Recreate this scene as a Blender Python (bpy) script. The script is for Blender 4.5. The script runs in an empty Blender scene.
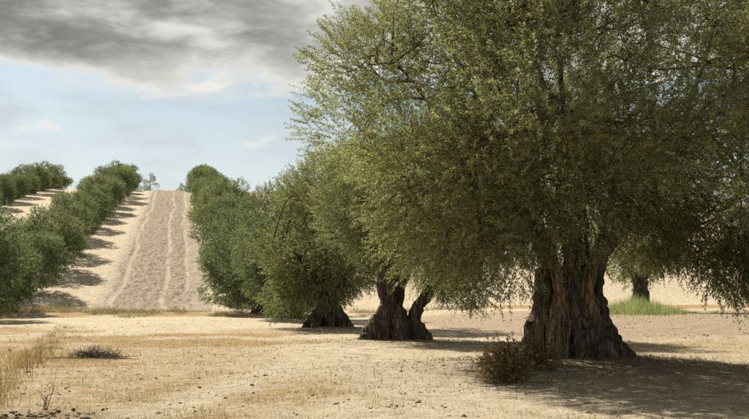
import bpy, math, random
import numpy as np

R = math.radians
random.seed(7)
RNG = np.random.default_rng(7)
SC = bpy.context.scene
COL = SC.collection

# ------------------------------------------------------------------ camera
F_PX, IMG_W, IMG_H = 900.0, 749.0, 419.0
YAW, PITCH, EYE = R(12.5), R(5.74), 1.05
cam_data = bpy.data.cameras.new('camera')
cam_data.sensor_width = 36.0
cam_data.lens = 36.0 * F_PX / IMG_W
cam_data.clip_start, cam_data.clip_end = 0.1, 4000
cam = bpy.data.objects.new('camera', cam_data)
COL.objects.link(cam)
cam.location = (0, 0, EYE)
cam.rotation_euler = (R(90) + PITCH, 0, -YAW)
SC.camera = cam
FWD = np.array([math.sin(YAW), math.cos(YAW)])       # the way the lens points, on the ground
RGT = np.array([math.cos(YAW), -math.sin(YAW)])

# ------------------------------------------------------------------ sun and sky
SUN_EL, SUN_B = R(41), R(53)          # SUN_B: how far behind the left-hand side the sun stands, seen from the lens
hx, hy = (-RGT * math.cos(SUN_B) + FWD * math.sin(SUN_B))
to_sun = np.array([hx * math.cos(SUN_EL), hy * math.cos(SUN_EL), math.sin(SUN_EL)])
sun_data = bpy.data.lights.new('sun', 'SUN')
sun_data.energy = 5.0
sun_data.angle = R(0.53)
sun_data.color = (1.0, 0.93, 0.80)
sun = bpy.data.objects.new('sun', sun_data)
COL.objects.link(sun)
from mathutils import Vector
sun.rotation_euler = Vector(to_sun).to_track_quat('Z', 'Y').to_euler()
sun.location = Vector(to_sun) * 60

world = bpy.data.worlds.new('World')
SC.world = world
world.use_nodes = True
wn, wl = world.node_tree.nodes, world.node_tree.links
wn.clear()


def N(nodes, t, **kw):
    n = nodes.new(t)
    for k, v in kw.items():
        setattr(n, k, v)
    return n


def setin(n, **kw):
    for k, v in kw.items():
        n.inputs[k.replace('_', ' ')].default_value = v


def math_node(nodes, links, op, a, b=None, c=None, clamp=False):
    n = nodes.new('ShaderNodeMath')
    n.operation = op
    n.use_clamp = clamp
    for i, v in enumerate((a, b, c)):
        if v is None:
            continue
        if hasattr(v, 'is_output'):
            links.new(v, n.inputs[i])
        else:
            n.inputs[i].default_value = v
    return n.outputs[0]


def mixc(nodes, links, fac, a, b, mode='MIX'):
    n = nodes.new('ShaderNodeMix')
    n.data_type = 'RGBA'
    n.blend_type = mode
    for i, v in ((0, fac), (6, a), (7, b)):
        if hasattr(v, 'is_output'):
            links.new(v, n.inputs[i])
        else:
            n.inputs[i].default_value = v if i == 0 else (*v, 1.0)[:4]
    return n.outputs[2]


def maprange(nodes, links, v, a, b, lo=0.0, hi=1.0, smooth=True):
    n = nodes.new('ShaderNodeMapRange')
    n.interpolation_type = 'SMOOTHSTEP' if smooth else 'LINEAR'
    links.new(v, n.inputs[0])
    n.inputs[1].default_value, n.inputs[2].default_value = a, b
    n.inputs[3].default_value, n.inputs[4].default_value = lo, hi
    return n.outputs[0]


sky = N(wn, 'ShaderNodeTexSky', sky_type='NISHITA', sun_disc=False)
sky.sun_elevation = SUN_EL
sky.sun_rotation = math.atan2(hx, hy)
sky.altitude = 300
sky.air_density, sky.dust_density, sky.ozone_density = 1.0, 1.6, 1.0
tc = N(wn, 'ShaderNodeTexCoord')
sep = N(wn, 'ShaderNodeSeparateXYZ')
wl.new(tc.outputs['Generated'], sep.inputs[0])
comb = N(wn, 'ShaderNodeCombineXYZ')
wl.new(sep.outputs[0], comb.inputs[0])
wl.new(sep.outputs[1], comb.inputs[1])
SKY_OFF = 26.53
wl.new(math_node(wn, wl, 'MULTIPLY_ADD', sep.outputs[2], 2.6, SKY_OFF), comb.inputs[2])
big = N(wn, 'ShaderNodeTexNoise')
setin(big, Scale=3.0, Detail=11.0, Roughness=0.60, Distortion=0.1)
wl.new(comb.outputs[0], big.inputs['Vector'])
fine = N(wn, 'ShaderNodeTexNoise')
setin(fine, Scale=10.0, Detail=10.0, Roughness=0.62, Distortion=0.15)
wl.new(comb.outputs[0], fine.inputs['Vector'])
# the cloud deck begins some 13 degrees above the horizon all round; below it only thin veil
deck = maprange(wn, wl, sep.outputs[2], 0.205, 0.275)
thick = math_node(wn, wl, 'ADD', math_node(wn, wl, 'MULTIPLY', big.outputs[0], 0.70),
                  math_node(wn, wl, 'MULTIPLY', fine.outputs[0], 0.30))
CLOUD_BIAS = 0.25
thick = math_node(wn, wl, 'ADD', thick, math_node(wn, wl, 'MULTIPLY', deck, CLOUD_BIAS))
cover = maprange(wn, wl, thick, 0.55, 0.66)
body = maprange(wn, wl, thick, 0.585, 0.80)
puff = N(wn, 'ShaderNodeTexNoise')
setin(puff, Scale=7.5, Detail=8.0, Roughness=0.55, Distortion=0.1)
wl.new(comb.outputs[0], puff.inputs['Vector'])
puffs = math_node(wn, wl, 'MULTIPLY', maprange(wn, wl, puff.outputs[0], 0.56, 0.67), maprange(wn, wl, sep.outputs[2], 0.12, 0.20))
veil = maprange(wn, wl, fine.outputs[0], 0.36, 0.70, 0.35, 0.80)
lowhaze = maprange(wn, wl, sep.outputs[2], 0.06, 0.28, 0.95, 0.0)
skyc = mixc(wn, wl, 1.0, sky.outputs[0], (0.066, 0.071, 0.069), 'MULTIPLY')
skyc = mixc(wn, wl, veil, skyc, (0.27, 0.315, 0.34))
skyc = mixc(wn, wl, lowhaze, skyc, (0.50, 0.535, 0.53))
skyc = mixc(wn, wl, puffs, skyc, (0.56, 0.56, 0.53))
cloudc = mixc(wn, wl, body, (0.54, 0.54, 0.50), (0.138, 0.138, 0.129))
cloudc = mixc(wn, wl, maprange(wn, wl, fine.outputs[0], 0.48, 0.72, 0.0, 0.45), cloudc, (0.50, 0.50, 0.465))
final = mixc(wn, wl, cover, skyc, cloudc)
bg = N(wn, 'ShaderNodeBackground')
bg.inputs[1].default_value = 0.62
wl.new(final, bg.inputs[0])
wo = N(wn, 'ShaderNodeOutputWorld')
wl.new(bg.outputs[0], wo.inputs[0])

SC.view_settings.view_transform = 'Standard'
SC.view_settings.look = 'None'
SC.view_settings.exposure = 1.33
SC.view_settings.gamma = 1.0
SC.view_settings.use_curve_mapping = False
SC.render.engine = 'CYCLES'
SC.cycles.max_bounces = 6
SC.cycles.diffuse_bounces = 3
SC.cycles.glossy_bounces = 2
SC.cycles.transmission_bounces = 4
SC.cycles.transparent_max_bounces = 8
SC.cycles.use_denoising = False
SC.cycles.caustics_reflective = False
SC.cycles.caustics_refractive = False


# ------------------------------------------------------------------ numpy noise
def _hash(ix, iy, iz, seed):
    h = (ix.astype(np.int64) * 374761393 + iy.astype(np.int64) * 668265263
         + iz.astype(np.int64) * 2147483647 + seed * 974634541) & 0xffffffff
    h = ((h ^ (h >> 13)) * 1274126177) & 0xffffffff
    h = h ^ (h >> 16)
    return (h & 0xffffff) / float(0xffffff)


def vnoise(x, y, z=None, seed=0):
    x = np.asarray(x, float); y = np.asarray(y, float)
    z = np.zeros_like(x) if z is None else np.asarray(z, float)
    ix, iy, iz = np.floor(x), np.floor(y), np.floor(z)
    fx, fy, fz = x - ix, y - iy, z - iz
    fx, fy, fz = (f * f * (3 - 2 * f) for f in (fx, fy, fz))
    out = 0
    for dx in (0, 1):
        for dy in (0, 1):
            for dz in (0, 1):
                w = (fx if dx else 1 - fx) * (fy if dy else 1 - fy) * (fz if dz else 1 - fz)
                out = out + w * _hash(ix + dx, iy + dy, iz + dz, seed)
    return out


def fbm(x, y, z=None, oct=4, seed=0, rough=0.5):
    s, a, tot = 0, 1.0, 0
    for o in range(oct):
        k = 2.03 ** o
        s = s + a * vnoise(np.asarray(x) * k, np.asarray(y) * k, None if z is None else np.asarray(z) * k, seed + o)
        tot += a
        a *= rough
    return s / tot


def sstep(a, b, x):
    t = np.clip((np.asarray(x, float) - a) / (b - a), 0, 1)
    return t * t * (3 - 2 * t)


# ------------------------------------------------------------------ the lie of the land
HILL_Y, SLOPE, CREST_Y = 66.5, 0.186, 216.0
ROW_X, LEFT_X, FAR_X = 6.29, -11.3, -27.0
T1 = np.array([6.29, 13.46])


def ground_z(x, y):
    x = np.asarray(x, float); y = np.asarray(y, float)
    w = 2.6
    t = y - HILL_Y
    rise = SLOPE * w * np.logaddexp(0, t / w)
    t2 = y - CREST_Y
    rise = rise - 0.30 * 7.0 * np.logaddexp(0, t2 / 7.0)
    rise = np.maximum(rise, -12)
    right = 0.42 * sstep(9.5, 19, x) * sstep(18, 34, y)
    d1 = np.hypot(x - T1[0], y - T1[1])
    mound = 0.25 * np.exp(-(d1 / 2.3) ** 2) - 0.15 * np.exp(-((y - 30) / 13.0) ** 2) * sstep(15, 9, x)
    for ky in (25.34, 37.22, 49.1):
        dk = np.hypot(x - ROW_X, y - ky)
        mound = mound + 0.13 * np.exp(-(dk / 1.5) ** 2) * (0.6 + 0.8 * vnoise(x * 1.3, y * 1.3, seed=15))
    bank = 0.16 * np.exp(-((y - 62.0 - 0.02 * x) / 1.8) ** 2)
    near = 1 / (1 + np.maximum(y, 0) / 90.0)
    bumps = 0.14 * (fbm(x / 4.2, y / 4.2, oct=3, seed=3) - 0.5) + 0.07 * (fbm(x / 0.9, y / 0.9, oct=3, seed=5) - 0.5) + 0.035 * (fbm(x / 0.28, y / 0.28, oct=2, seed=6) - 0.5) * sstep(40, 25, y)
    big = 0.6 * (fbm(x / 40.0, y / 40.0, oct=2, seed=9) - 0.5) * sstep(66, 110, y)
    return rise + right + mound + bank + bumps * near + big - 0.02


def straw_w(x, y):
    """how much dead straw covers the soil, 0 to 1"""
    x = np.asarray(x, float); y = np.asarray(y, float)
    s = x * RGT[0] + y * RGT[1]
    d = x * FWD[0] + y * FWD[1]
    n = fbm(x / 3.3, y / 3.3, oct=4, seed=21)
    lx = s / np.maximum(d, 1)                    # bearing, only to lay patches out over the field
    a = sstep(0.40, 0.60, n) * 0.9
    left = 1.15 * sstep(1.4, -2.0, s + 0.07 * d) * sstep(4, 9, d) * sstep(40, 24, d)
    mid = np.exp(-((s + 0.9) / 1.5) ** 2 - ((d - 10.8) / 1.9) ** 2) * 0.9
    mid2 = np.exp(-((s - 0.6) / 1.8) ** 2 - ((d - 15.0) / 2.2) ** 2) * 0.75
    right = 0.35 * np.exp(-((s - 7) / 4) ** 2 - ((d - 22) / 4) ** 2)
    path = np.exp(-((s + 1.75 - 0.10 * (d - 12)) / 0.38) ** 2) * sstep(24, 14, d)
    edge = np.exp(-((s + 0.415 * d) / (0.02 * d + 0.25)) ** 2) * 0.8
    w = (0.30 * a + left * (0.45 + 0.8 * a) + mid * (0.45 + 0.9 * a) + mid2 * (0.3 + 0.9 * a) + right + edge * a)
    w = w * (1 - 0.75 * path)
    w = w + 0.75 * np.exp(-((y - 61.0 - 0.02 * x) / 3.0) ** 2) * (0.4 + 0.8 * a)
    w = w * (1 - 0.8 * sstep(66, 72, y))
    return np.clip(w, 0, 1)


# ------------------------------------------------------------------ mesh helpers
def mesh_np(name, verts, faces, mat=None, smooth=False, attrs=None):
    me = bpy.data.meshes.new(name)
    verts = np.asarray(verts, np.float32)
    faces = np.asarray(faces, np.int32)
    n, k = faces.shape
    me.vertices.add(len(verts))
    me.vertices.foreach_set('co', verts.ravel())
    me.loops.add(n * k)
    me.loops.foreach_set('vertex_index', faces.ravel())
    me.polygons.add(n)
    me.polygons.foreach_set('loop_start', np.arange(0, n * k, k, dtype=np.int32))
    if smooth:
        me.polygons.foreach_set('use_smooth', np.ones(n, bool))
    for an, av in (attrs or {}).items():
        a = me.attributes.new(an, 'FLOAT', 'POINT')
        a.data.foreach_set('value', np.asarray(av, np.float32))
    me.update(calc_edges=True)
    if mat:
        me.materials.append(mat)
    return me


def link(name, me, parent=None, loc=None):
    o = bpy.data.objects.new(name, me)
    COL.objects.link(o)
    if parent:
        o.parent = parent
    if loc is not None:
        o.location = loc
    return o


def tag(o, label=None, cat=None, group=None, kind=None):
    for k, v in (('label', label), ('category', cat), ('group', group), ('kind', kind)):
        if v:
            o[k] = v
    return o


def empty(name, loc, rz=0.0, s=1.0):
    o = bpy.data.objects.new(name, None)
    COL.objects.link(o)
    o.empty_display_size = 0.3
    o.location = loc
    o.rotation_euler = (0, 0, rz)
    o.scale = (s, s, s)
    return o


def at(d, px):
    """a spot on the ground: depth from the lens and bearing given as a column of the photograph"""
    s = (px - 374.5) / F_PX * d
    p = RGT * s + FWD * d
    return float(p[0]), float(p[1])


class Tubes:
    """collects tapered, bent tubes"""
    def __init__(self):
        self.v, self.f, self.n = [], [], 0

    def add(self, pts, rad, sides=8, cap=True, wob=0.0, seed=0):
        pts = np.asarray(pts, float)
        rad = np.asarray(rad, float)
        t = np.gradient(pts, axis=0)
        t /= np.linalg.norm(t, axis=1, keepdims=True) + 1e-9
        ref = np.array([0.31, 0.94, 0.12])
        a = np.cross(t, ref); a /= np.linalg.norm(a, axis=1, keepdims=True) + 1e-9
        b = np.cross(t, a)
        th = np.linspace(0, 2 * np.pi, sides, endpoint=False)
        rr = rad[:, None] * np.ones(sides)[None]
        if wob:
            rr = rr * (1 + wob * (np.random.default_rng(seed).random(rr.shape) - 0.5))
        ring = pts[:, None] + rr[..., None] * (np.cos(th)[None, :, None] * a[:, None] + np.sin(th)[None, :, None] * b[:, None])
        m = len(pts)
        self.v.append(ring.reshape(-1, 3))
        i = np.arange(m - 1)[:, None] * sides + np.arange(sides)[None]
        j = np.arange(m - 1)[:, None] * sides + (np.arange(sides)[None] + 1) % sides
        q = np.stack([i, j, j + sides, i + sides], -1).reshape(-1, 4) + self.n
        self.f.append(q)
        self.n += m * sides
        if cap:
            for k, base in ((0, 0), (1, (m - 1) * sides)):
                c = pts[0] if k == 0 else pts[-1]
                self.v.append(c[None])
                ci = self.n
                idx = self.n - m * sides if False else None
                self.n += 1
                off = ci - m * sides - k + base
                ids = off + np.arange(sides)
                nx = off + (np.arange(sides) + 1) % sides
                self.f.append(np.stack([nx, ids, np.full(sides, ci), np.full(sides, ci)], -1) if k == 0 else
                              np.stack([ids, nx, np.full(sides, ci), np.full(sides, ci)], -1))

    def mesh(self, name, mat, smooth=True):
        v = np.concatenate(self.v)
        me = bpy.data.meshes.new(name)
        faces = [tuple(q[:3]) if q[2] == q[3] else tuple(q) for f in self.f for q in f.tolist()]
        me.from_pydata(v.tolist(), [], faces)
        if smooth:
            me.polygons.foreach_set('use_smooth', np.ones(len(me.polygons), bool))
        me.update()
        if mat:
            me.materials.append(mat)
        return me


def spline(pts, n):
    """Catmull-Rom through pts (any number of columns)"""
    p = np.asarray(pts, float)
    p = np.vstack([2 * p[0] - p[1], p, 2 * p[-1] - p[-2]])
    m = len(p) - 3
    u = np.linspace(0, m - 1e-6, n)
    k = u.astype(int); t = (u - k)[:, None]
    p0, p1, p2, p3 = p[k], p[k + 1], p[k + 2], p[k + 3]
    return 0.5 * (2 * p1 + (p2 - p0) * t + (2 * p0 - 5 * p1 + 4 * p2 - p3) * t ** 2 + (3 * p1 - p0 - 3 * p2 + p3) * t ** 3)


# ------------------------------------------------------------------ materials
def new_mat(name):
    m = bpy.data.materials.new(name)
    m.use_nodes = True
    nt = m.node_tree
    nt.nodes.clear()
    out = nt.nodes.new('ShaderNodeOutputMaterial')
    return m, nt.nodes, nt.links, out


def attr(nodes, name):
    a = nodes.new('ShaderNodeAttribute')
    a.attribute_name = name
    return a.outputs['Fac']


def noise(nodes, links, scale, detail=4.0, rough=0.55, vec=None, dist=0.0):
    n = nodes.new('ShaderNodeTexNoise')
    n.inputs['Scale'].default_value = scale
    n.inputs['Detail'].default_value = detail
    n.inputs['Roughness'].default_value = rough
    n.inputs['Distortion'].default_value = dist
    if vec is not None:
        links.new(vec, n.inputs['Vector'])
    return n.outputs[0]


def ramp(nodes, links, fac, stops):
    r = nodes.new('ShaderNodeValToRGB')
    e = r.color_ramp.elements
    while len(e) < len(stops):
        e.new(0.5)
    for el, (p, c) in zip(e, stops):
        el.position = p
        el.color = (*c, 1)
    links.new(fac, r.inputs[0])
    return r.outputs[0]


def principled(nodes, links, out, col, rough=0.85, spec=0.2, bump=None, bstr=0.5, bdist=0.02):
    b = nodes.new('ShaderNodeBsdfPrincipled')
    if hasattr(col, 'is_output'):
        links.new(col, b.inputs['Base Color'])
    else:
        b.inputs['Base Color'].default_value = (*col, 1)
    b.inputs['Roughness'].default_value = rough
    b.inputs['Specular IOR Level'].default_value = spec
    if bump is not None:
        bn = nodes.new('ShaderNodeBump')
        bn.inputs['Strength'].default_value = bstr
        bn.inputs['Distance'].default_value = bdist
        links.new(bump, bn.inputs['Height'])
        links.new(bn.outputs[0], b.inputs['Normal'])
    if out is not None:
        links.new(b.outputs[0], out.inputs[0])
    return b


def leaf_mat(name, stops, under, trans=0.28):
    m, n, l, out = new_mat(name)
    tint = attr(n, 'tint')
    c = ramp(n, l, tint, stops)
    oi = n.new('ShaderNodeObjectInfo')
    hs = n.new('ShaderNodeHueSaturation')
    l.new(maprange(n, l, oi.outputs['Random'], 0, 1, 0.84, 1.16, False), hs.inputs['Value'])
    l.new(maprange(n, l, oi.outputs['Random'], 0, 1, 0.515, 0.488, False), hs.inputs['Hue'])
    l.new(c, hs.inputs['Color'])
    c = hs.outputs[0]
    geo = n.new('ShaderNodeNewGeometry')
    c2 = mixc(n, l, geo.outputs['Backfacing'], c, under)
    c2 = mixc(n, l, math_node(n, l, 'MULTIPLY', geo.outputs['Backfacing'], 0.55), c, c2)
    b = principled(n, l, None, c2, 0.62, 0.14)
    t = n.new('ShaderNodeBsdfTranslucent')
    tcol = mixc(n, l, 1.0, c, (1.08, 1.12, 0.70), 'MULTIPLY')
    l.new(tcol, t.inputs[0])
    mx = n.new('ShaderNodeMixShader')
    mx.inputs[0].default_value = trans
    l.new(b.outputs[0], mx.inputs[1])
    l.new(t.outputs[0], mx.inputs[2])
    l.new(mx.outputs[0], out.inputs[0])
    return m


M = {}
M['leaf'] = leaf_mat('olive_leaf', [(0.0, (0.080, 0.096, 0.043)), (0.45, (0.160, 0.176, 0.080)),
                                    (0.80, (0.255, 0.266, 0.140)), (0.97, (0.36, 0.345, 0.20)), (1.0, (0.200, 0.118, 0.044))],
                     (0.244, 0.259, 0.170), 0.42)
M['leaf_far'] = leaf_mat('olive_leaf_green', [(0.0, (0.085, 0.106, 0.050)), (0.5, (0.146, 0.172, 0.084)),
                                              (0.9, (0.225, 0.245, 0.130)), (1.0, (0.265, 0.26, 0.135))],
                         (0.200, 0.222, 0.155), 0.34)
M['leaf_dry'] = leaf_mat('dry_leaf', [(0.0, (0.067, 0.041, 0.021)), (0.5, (0.126, 0.074, 0.037)),
                                      (0.8, (0.192, 0.126, 0.067)), (1.0, (0.074, 0.096, 0.030))], (0.148, 0.104, 0.059), 0.2)
M['straw'] = leaf_mat('straw', [(0.0, (0.20, 0.130, 0.055)), (0.5, (0.30, 0.215, 0.105)), (1.0, (0.42, 0.34, 0.205))],
                      (0.294, 0.218, 0.102), 0.2)
M['straw_grey'] = leaf_mat('weathered_grass', [(0.0, (0.218, 0.154, 0.077)), (0.7, (0.346, 0.275, 0.160)), (1.0, (0.282, 0.269, 0.128))],
                           (0.256, 0.205, 0.115), 0.2)
M['green_grass'] = leaf_mat('green_grass', [(0.0, (0.192, 0.230, 0.090)), (0.6, (0.282, 0.314, 0.141)), (1.0, (0.371, 0.352, 0.198))],
                            (0.294, 0.314, 0.154), 0.3)


def bark_mat():
    m, n, l, out = new_mat('olive_bark')
    tcn = n.new('ShaderNodeTexCoord')
    mp = n.new('ShaderNodeMapping')
    mp.inputs['Scale'].default_value = (1, 1, 0.22)
    l.new(tcn.outputs['Object'], mp.inputs[0])
    streak = noise(n, l, 9, 6, 0.62, mp.outputs[0], 0.6)
    blot = noise(n, l, 2.1, 4, 0.6, tcn.outputs['Object'])
    fine_ = noise(n, l, 45, 5, 0.65, mp.outputs[0], 0.3)
    c = ramp(n, l, streak, [(0.30, (0.034, 0.027, 0.021)), (0.46, (0.098, 0.077, 0.058)), (0.60, (0.190, 0.150, 0.112)), (0.78, (0.29, 0.235, 0.18))])
    c = mixc(n, l, maprange(n, l, blot, 0.42, 0.68, 0.0, 0.5), c, (0.042, 0.034, 0.027))
    c = mixc(n, l, math_node(n, l, 'MULTIPLY', attr(n, 'pale'), maprange(n, l, streak, 0.34, 0.58, 0.15, 0.9)), c, mixc(n, l, fine_, (0.20, 0.125, 0.072), (0.40, 0.275, 0.170)))  # pale limb bark, its sunlit brightness put into the colour
    vo = n.new('ShaderNodeTexVoronoi')
    vo.feature = 'DISTANCE_TO_EDGE'
    vo.inputs['Scale'].default_value = 13.0
    wob = n.new('ShaderNodeMix'); wob.data_type = 'VECTOR'
    wob.inputs[0].default_value = 0.12
    nz = n.new('ShaderNodeTexNoise'); nz.inputs['Scale'].default_value = 6.0; nz.inputs['Detail'].default_value = 4.0
    l.new(mp.outputs[0], nz.inputs['Vector'])
    l.new(mp.outputs[0], wob.inputs[4]); l.new(nz.outputs['Color'], wob.inputs[5])
    l.new(wob.outputs[1], vo.inputs['Vector'])
    plate = maprange(n, l, vo.outputs['Distance'], 0.0, 0.16)
    c = mixc(n, l, math_node(n, l, 'MULTIPLY', math_node(n, l, 'SUBTRACT', 1.0, plate), 0.55), c, (0.022, 0.018, 0.014))
    h = math_node(n, l, 'ADD', math_node(n, l, 'ADD', streak, math_node(n, l, 'MULTIPLY', plate, 0.7)), math_node(n, l, 'MULTIPLY', fine_, 0.5))
    principled(n, l, out, c, 0.92, 0.12, h, 0.9, 0.035)
    return m


M['bark'] = bark_mat()


def twig_mat(name, c1, c2):
    m, n, l, out = new_mat(name)
    tcn = n.new('ShaderNodeTexCoord')
    c = mixc(n, l, noise(n, l, 14, 3, 0.6, tcn.outputs['Object']), c1, c2)
    principled(n, l, out, c, 0.9, 0.1)
    return m


M['twig'] = twig_mat('twig', (0.042, 0.035, 0.025), (0.133, 0.105, 0.070))
M['dead_twig'] = twig_mat('dead_twig', (0.025, 0.021, 0.018), (0.112, 0.091, 0.073))
M['dry_stem'] = twig_mat('dry_stem', (0.140, 0.091, 0.049), (0.252, 0.175, 0.098))


def soil_mat():
    m, n, l, out = new_mat('dry_soil')
    tcn = n.new('ShaderNodeTexCoord')
    P = tcn.outputs['Object']
    big_ = noise(n, l, 0.35, 5, 0.6, P)
    med = noise(n, l, 2.6, 6, 0.65, P, 0.3)
    grit = noise(n, l, 26, 6, 0.7, P)
    grit2 = noise(n, l, 95, 4, 0.7, P)
    c = ramp(n, l, med, [(0.28, (0.26, 0.200, 0.132)), (0.46, (0.38, 0.316, 0.224)), (0.64, (0.47, 0.415, 0.32))])
    c = mixc(n, l, maprange(n, l, big_, 0.35, 0.70, 0.0, 0.5), c, (0.39, 0.33, 0.242))
    mot = noise(n, l, 7.5, 5, 0.7, P, 0.4)
    sw = math_node(n, l, 'ADD', attr(n, 'straw'), math_node(n, l, 'MULTIPLY', math_node(n, l, 'SUBTRACT', med, 0.5), 1.7))
    sw = math_node(n, l, 'ADD', sw, math_node(n, l, 'MULTIPLY', math_node(n, l, 'SUBTRACT', mot, 0.5), 1.5))
    sc_ = ramp(n, l, grit, [(0.3, (0.192, 0.118, 0.048)), (0.5, (0.275, 0.182, 0.083)), (0.7, (0.358, 0.269, 0.147))])
    c = mixc(n, l, maprange(n, l, sw, 0.24, 0.85, 0.0, 0.92), c, sc_)
    rw = math_node(n, l, 'ADD', attr(n, 'plough'), math_node(n, l, 'MULTIPLY', math_node(n, l, 'SUBTRACT', med, 0.5), 0.9))
    c = mixc(n, l, maprange(n, l, rw, 0.2, 0.8, 0.0, 0.9), c, mixc(n, l, grit, (0.160, 0.106, 0.070), (0.256, 0.186, 0.131)))
    c = mixc(n, l, maprange(n, l, grit, 0.56, 0.74, 0.0, 0.55), c, (0.128, 0.093, 0.061))
    c = mixc(n, l, maprange(n, l, grit2, 0.60, 0.75, 0.0, 0.45), c, (0.102, 0.074, 0.048))
    c = mixc(n, l, math_node(n, l, 'MULTIPLY', attr(n, 'litter'), maprange(n, l, grit, 0.36, 0.60, 0.25, 0.9)), c, (0.080, 0.056, 0.035))  # litter tone; beneath the trees it also carries painted shade
    h = math_node(n, l, 'ADD', math_node(n, l, 'MULTIPLY', grit, 0.6), math_node(n, l, 'ADD', math_node(n, l, 'MULTIPLY', grit2, 0.25), math_node(n, l, 'ADD', med, mot)))
    principled(n, l, out, c, 0.97, 0.05, h, 0.9, 0.075)
    return m


M['soil'] = soil_mat()


def track_mat():
    m, n, l, out = new_mat('tilled_soil')
    tcn = n.new('ShaderNodeTexCoord')
    P = tcn.outputs['Object']
    mp = n.new('ShaderNodeMapping')
    mp.inputs['Scale'].default_value = (1.6, 0.55, 1)
    l.new(P, mp.inputs[0])
    clod = noise(n, l, 2.2, 6, 0.72, mp.outputs[0], 0.2)
    med = noise(n, l, 0.5, 4, 0.6, P)
    c = ramp(n, l, clod, [(0.32, (0.096, 0.072, 0.051)), (0.46, (0.210, 0.164, 0.120)), (0.66, (0.335, 0.280, 0.215))])
    pale = mixc(n, l, med, (0.294, 0.250, 0.189), (0.371, 0.323, 0.253))
    c = mixc(n, l, math_node(n, l, 'MULTIPLY', attr(n, 'pale'), maprange(n, l, clod, 0.30, 0.52, 0.30, 1.0)), c, pale)
    principled(n, l, out, c, 0.97, 0.04, clod, 0.9, 0.22)
    return m


M['track'] = track_mat()

# ------------------------------------------------------------------ the ground
def axis(parts):
    out = []
    for a, b, s in parts:
        out.append(np.arange(a, b, s))
    out.append([parts[-1][1]])
    return np.concatenate(out)


gx = axis([(-1500, -300, 200), (-300, -80, 15), (-80, -24, 2.0), (-24, -7, 0.5), (-7, 16, 0.14), (16, 30, 0.35), (30, 80, 2.0), (80, 300, 15), (300, 1500, 200)])
gy = axis([(-400, -40, 40), (-40, 0, 4), (0, 6, 0.5), (6, 20, 0.12), (20, 34, 0.25), (34, 72, 0.5), (72, 230, 2.0), (230, 320, 6), (320, 1600, 160)])
GX, GY = np.meshgrid(gx, gy)
gxf, gyf = GX.ravel(), GY.ravel()
gz = ground_z(gxf, gyf)
nx_, ny_ = len(gx), len(gy)
ii = (np.arange(ny_ - 1)[:, None] * nx_ + np.arange(nx_ - 1)[None]).ravel()
gf = np.stack([ii, ii + 1, ii + 1 + nx_, ii + nx_], -1)
s_ = gxf * RGT[0] + gyf * RGT[1]
d_ = gxf * FWD[0] + gyf * FWD[1]
plough = 0.55 * sstep(8.5, 11.5, gxf) * sstep(19, 24, gyf) * sstep(60, 45, gyf) + 0.9 * sstep(12.5, 14.5, gxf) * sstep(150, 165, gyf)
bpx, bpy_ = at(7.4, 25)
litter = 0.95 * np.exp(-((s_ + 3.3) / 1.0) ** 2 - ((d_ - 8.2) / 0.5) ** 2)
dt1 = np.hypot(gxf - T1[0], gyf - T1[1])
litter = litter + 0.75 * np.exp(-(dt1 / 2.6) ** 2)  # leaf litter, plus crown shade painted into the soil colour
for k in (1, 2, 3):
    litter = litter + 0.45 * np.exp(-(np.hypot(gxf - ROW_X, gyf - 13.46 - 11.88 * k) / 1.9) ** 2)  # same mix of litter and painted shade below the next trees
gme = mesh_np('ground', np.stack([gxf, gyf, gz], -1), gf, M['soil'], True,
              {'straw': straw_w(gxf, gyf), 'plough': np.clip(plough, 0, 1), 'litter': np.clip(litter, 0, 1)})
ground = tag(link('ground', gme), 'pale dry soil of the olive grove rising into a hill', kind='structure')

# cultivated strip with wheel marks running up the hill between the rows
tx = np.arange(-6.6, 3.6, 0.11)
ty = np.arange(62.5, 224, 0.42)
TX, TY = np.meshgrid(tx, ty)
tf_, tyf = TX.ravel(), TY.ravel()
wander = 0.35 * (fbm(tyf / 9, tyf * 0, oct=3, seed=31) - 0.5) * 2


def mark(x0, wdt, seed, drift=0.0):
    c = x0 + wander + drift * (tyf - 62) / 150 + 0.8 * (fbm(tyf / 22, tyf * 0 + seed, oct=4, seed=seed, rough=0.55) - 0.5)
    return np.exp(-((tf_ - c) / wdt) ** 4) * (.45 + .55 * sstep(.3, .55, fbm(tf_ * 1.5, tyf / 3, oct=3, seed=seed + 7)))


m1, m2, m3, m4 = mark(-4.3, 0.27, 41), mark(-0.85, 0.24, 42, 0.3), mark(0.7, 0.2, 43, 0.9), mark(-5.6, 0.2, 44, 0.3)
pale_w = np.clip(m1 + m2 + 0.8 * m3 + 0.7 * m4, 0, 1)
side = sstep(0.9, 1.8, tf_ + 0.5 * (fbm(tf_ * 2, tyf / 2, oct=3, seed=47) - 0.5)) + sstep(-4.4, -5.4, tf_ + 1.2 * (fbm(tf_ * 1.2, tyf / 3, oct=3, seed=48) - 0.5))
pale_w = np.clip(pale_w + 0.85 * side, 0, 1)
relief = 0.34 * (fbm(tf_ / 0.42, tyf / 0.9, oct=4, seed=51, rough=0.65) - 0.5) * (1 - 0.75 * pale_w) - 0.10 * np.clip(m1 + m2 + m3, 0, 1)
edge = np.minimum(np.minimum(tf_ + 6.6, 3.5 - tf_) / 2.0, np.minimum(tyf - 62.5, 1e9) / 3.0)
edge = np.clip(edge, 0, 1)
tz = ground_z(tf_, tyf) + 0.20 * edge - 0.13 * (1 - edge) + relief * edge + 0.10 * (1 - edge) * edge * (fbm(tf_ / 0.5, tyf / 0.8, oct=3, seed=55) - 0.5) * 4
tnx, tny = len(tx), len(ty)
ti = (np.arange(tny - 1)[:, None] * tnx + np.arange(tnx - 1)[None]).ravel()
tme = mesh_np('dirt_track', np.stack([tf_, tyf, tz], -1), np.stack([ti, ti + 1, ti + 1 + tnx, ti + tnx], -1), M['track'], True, {'pale': pale_w})
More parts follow.
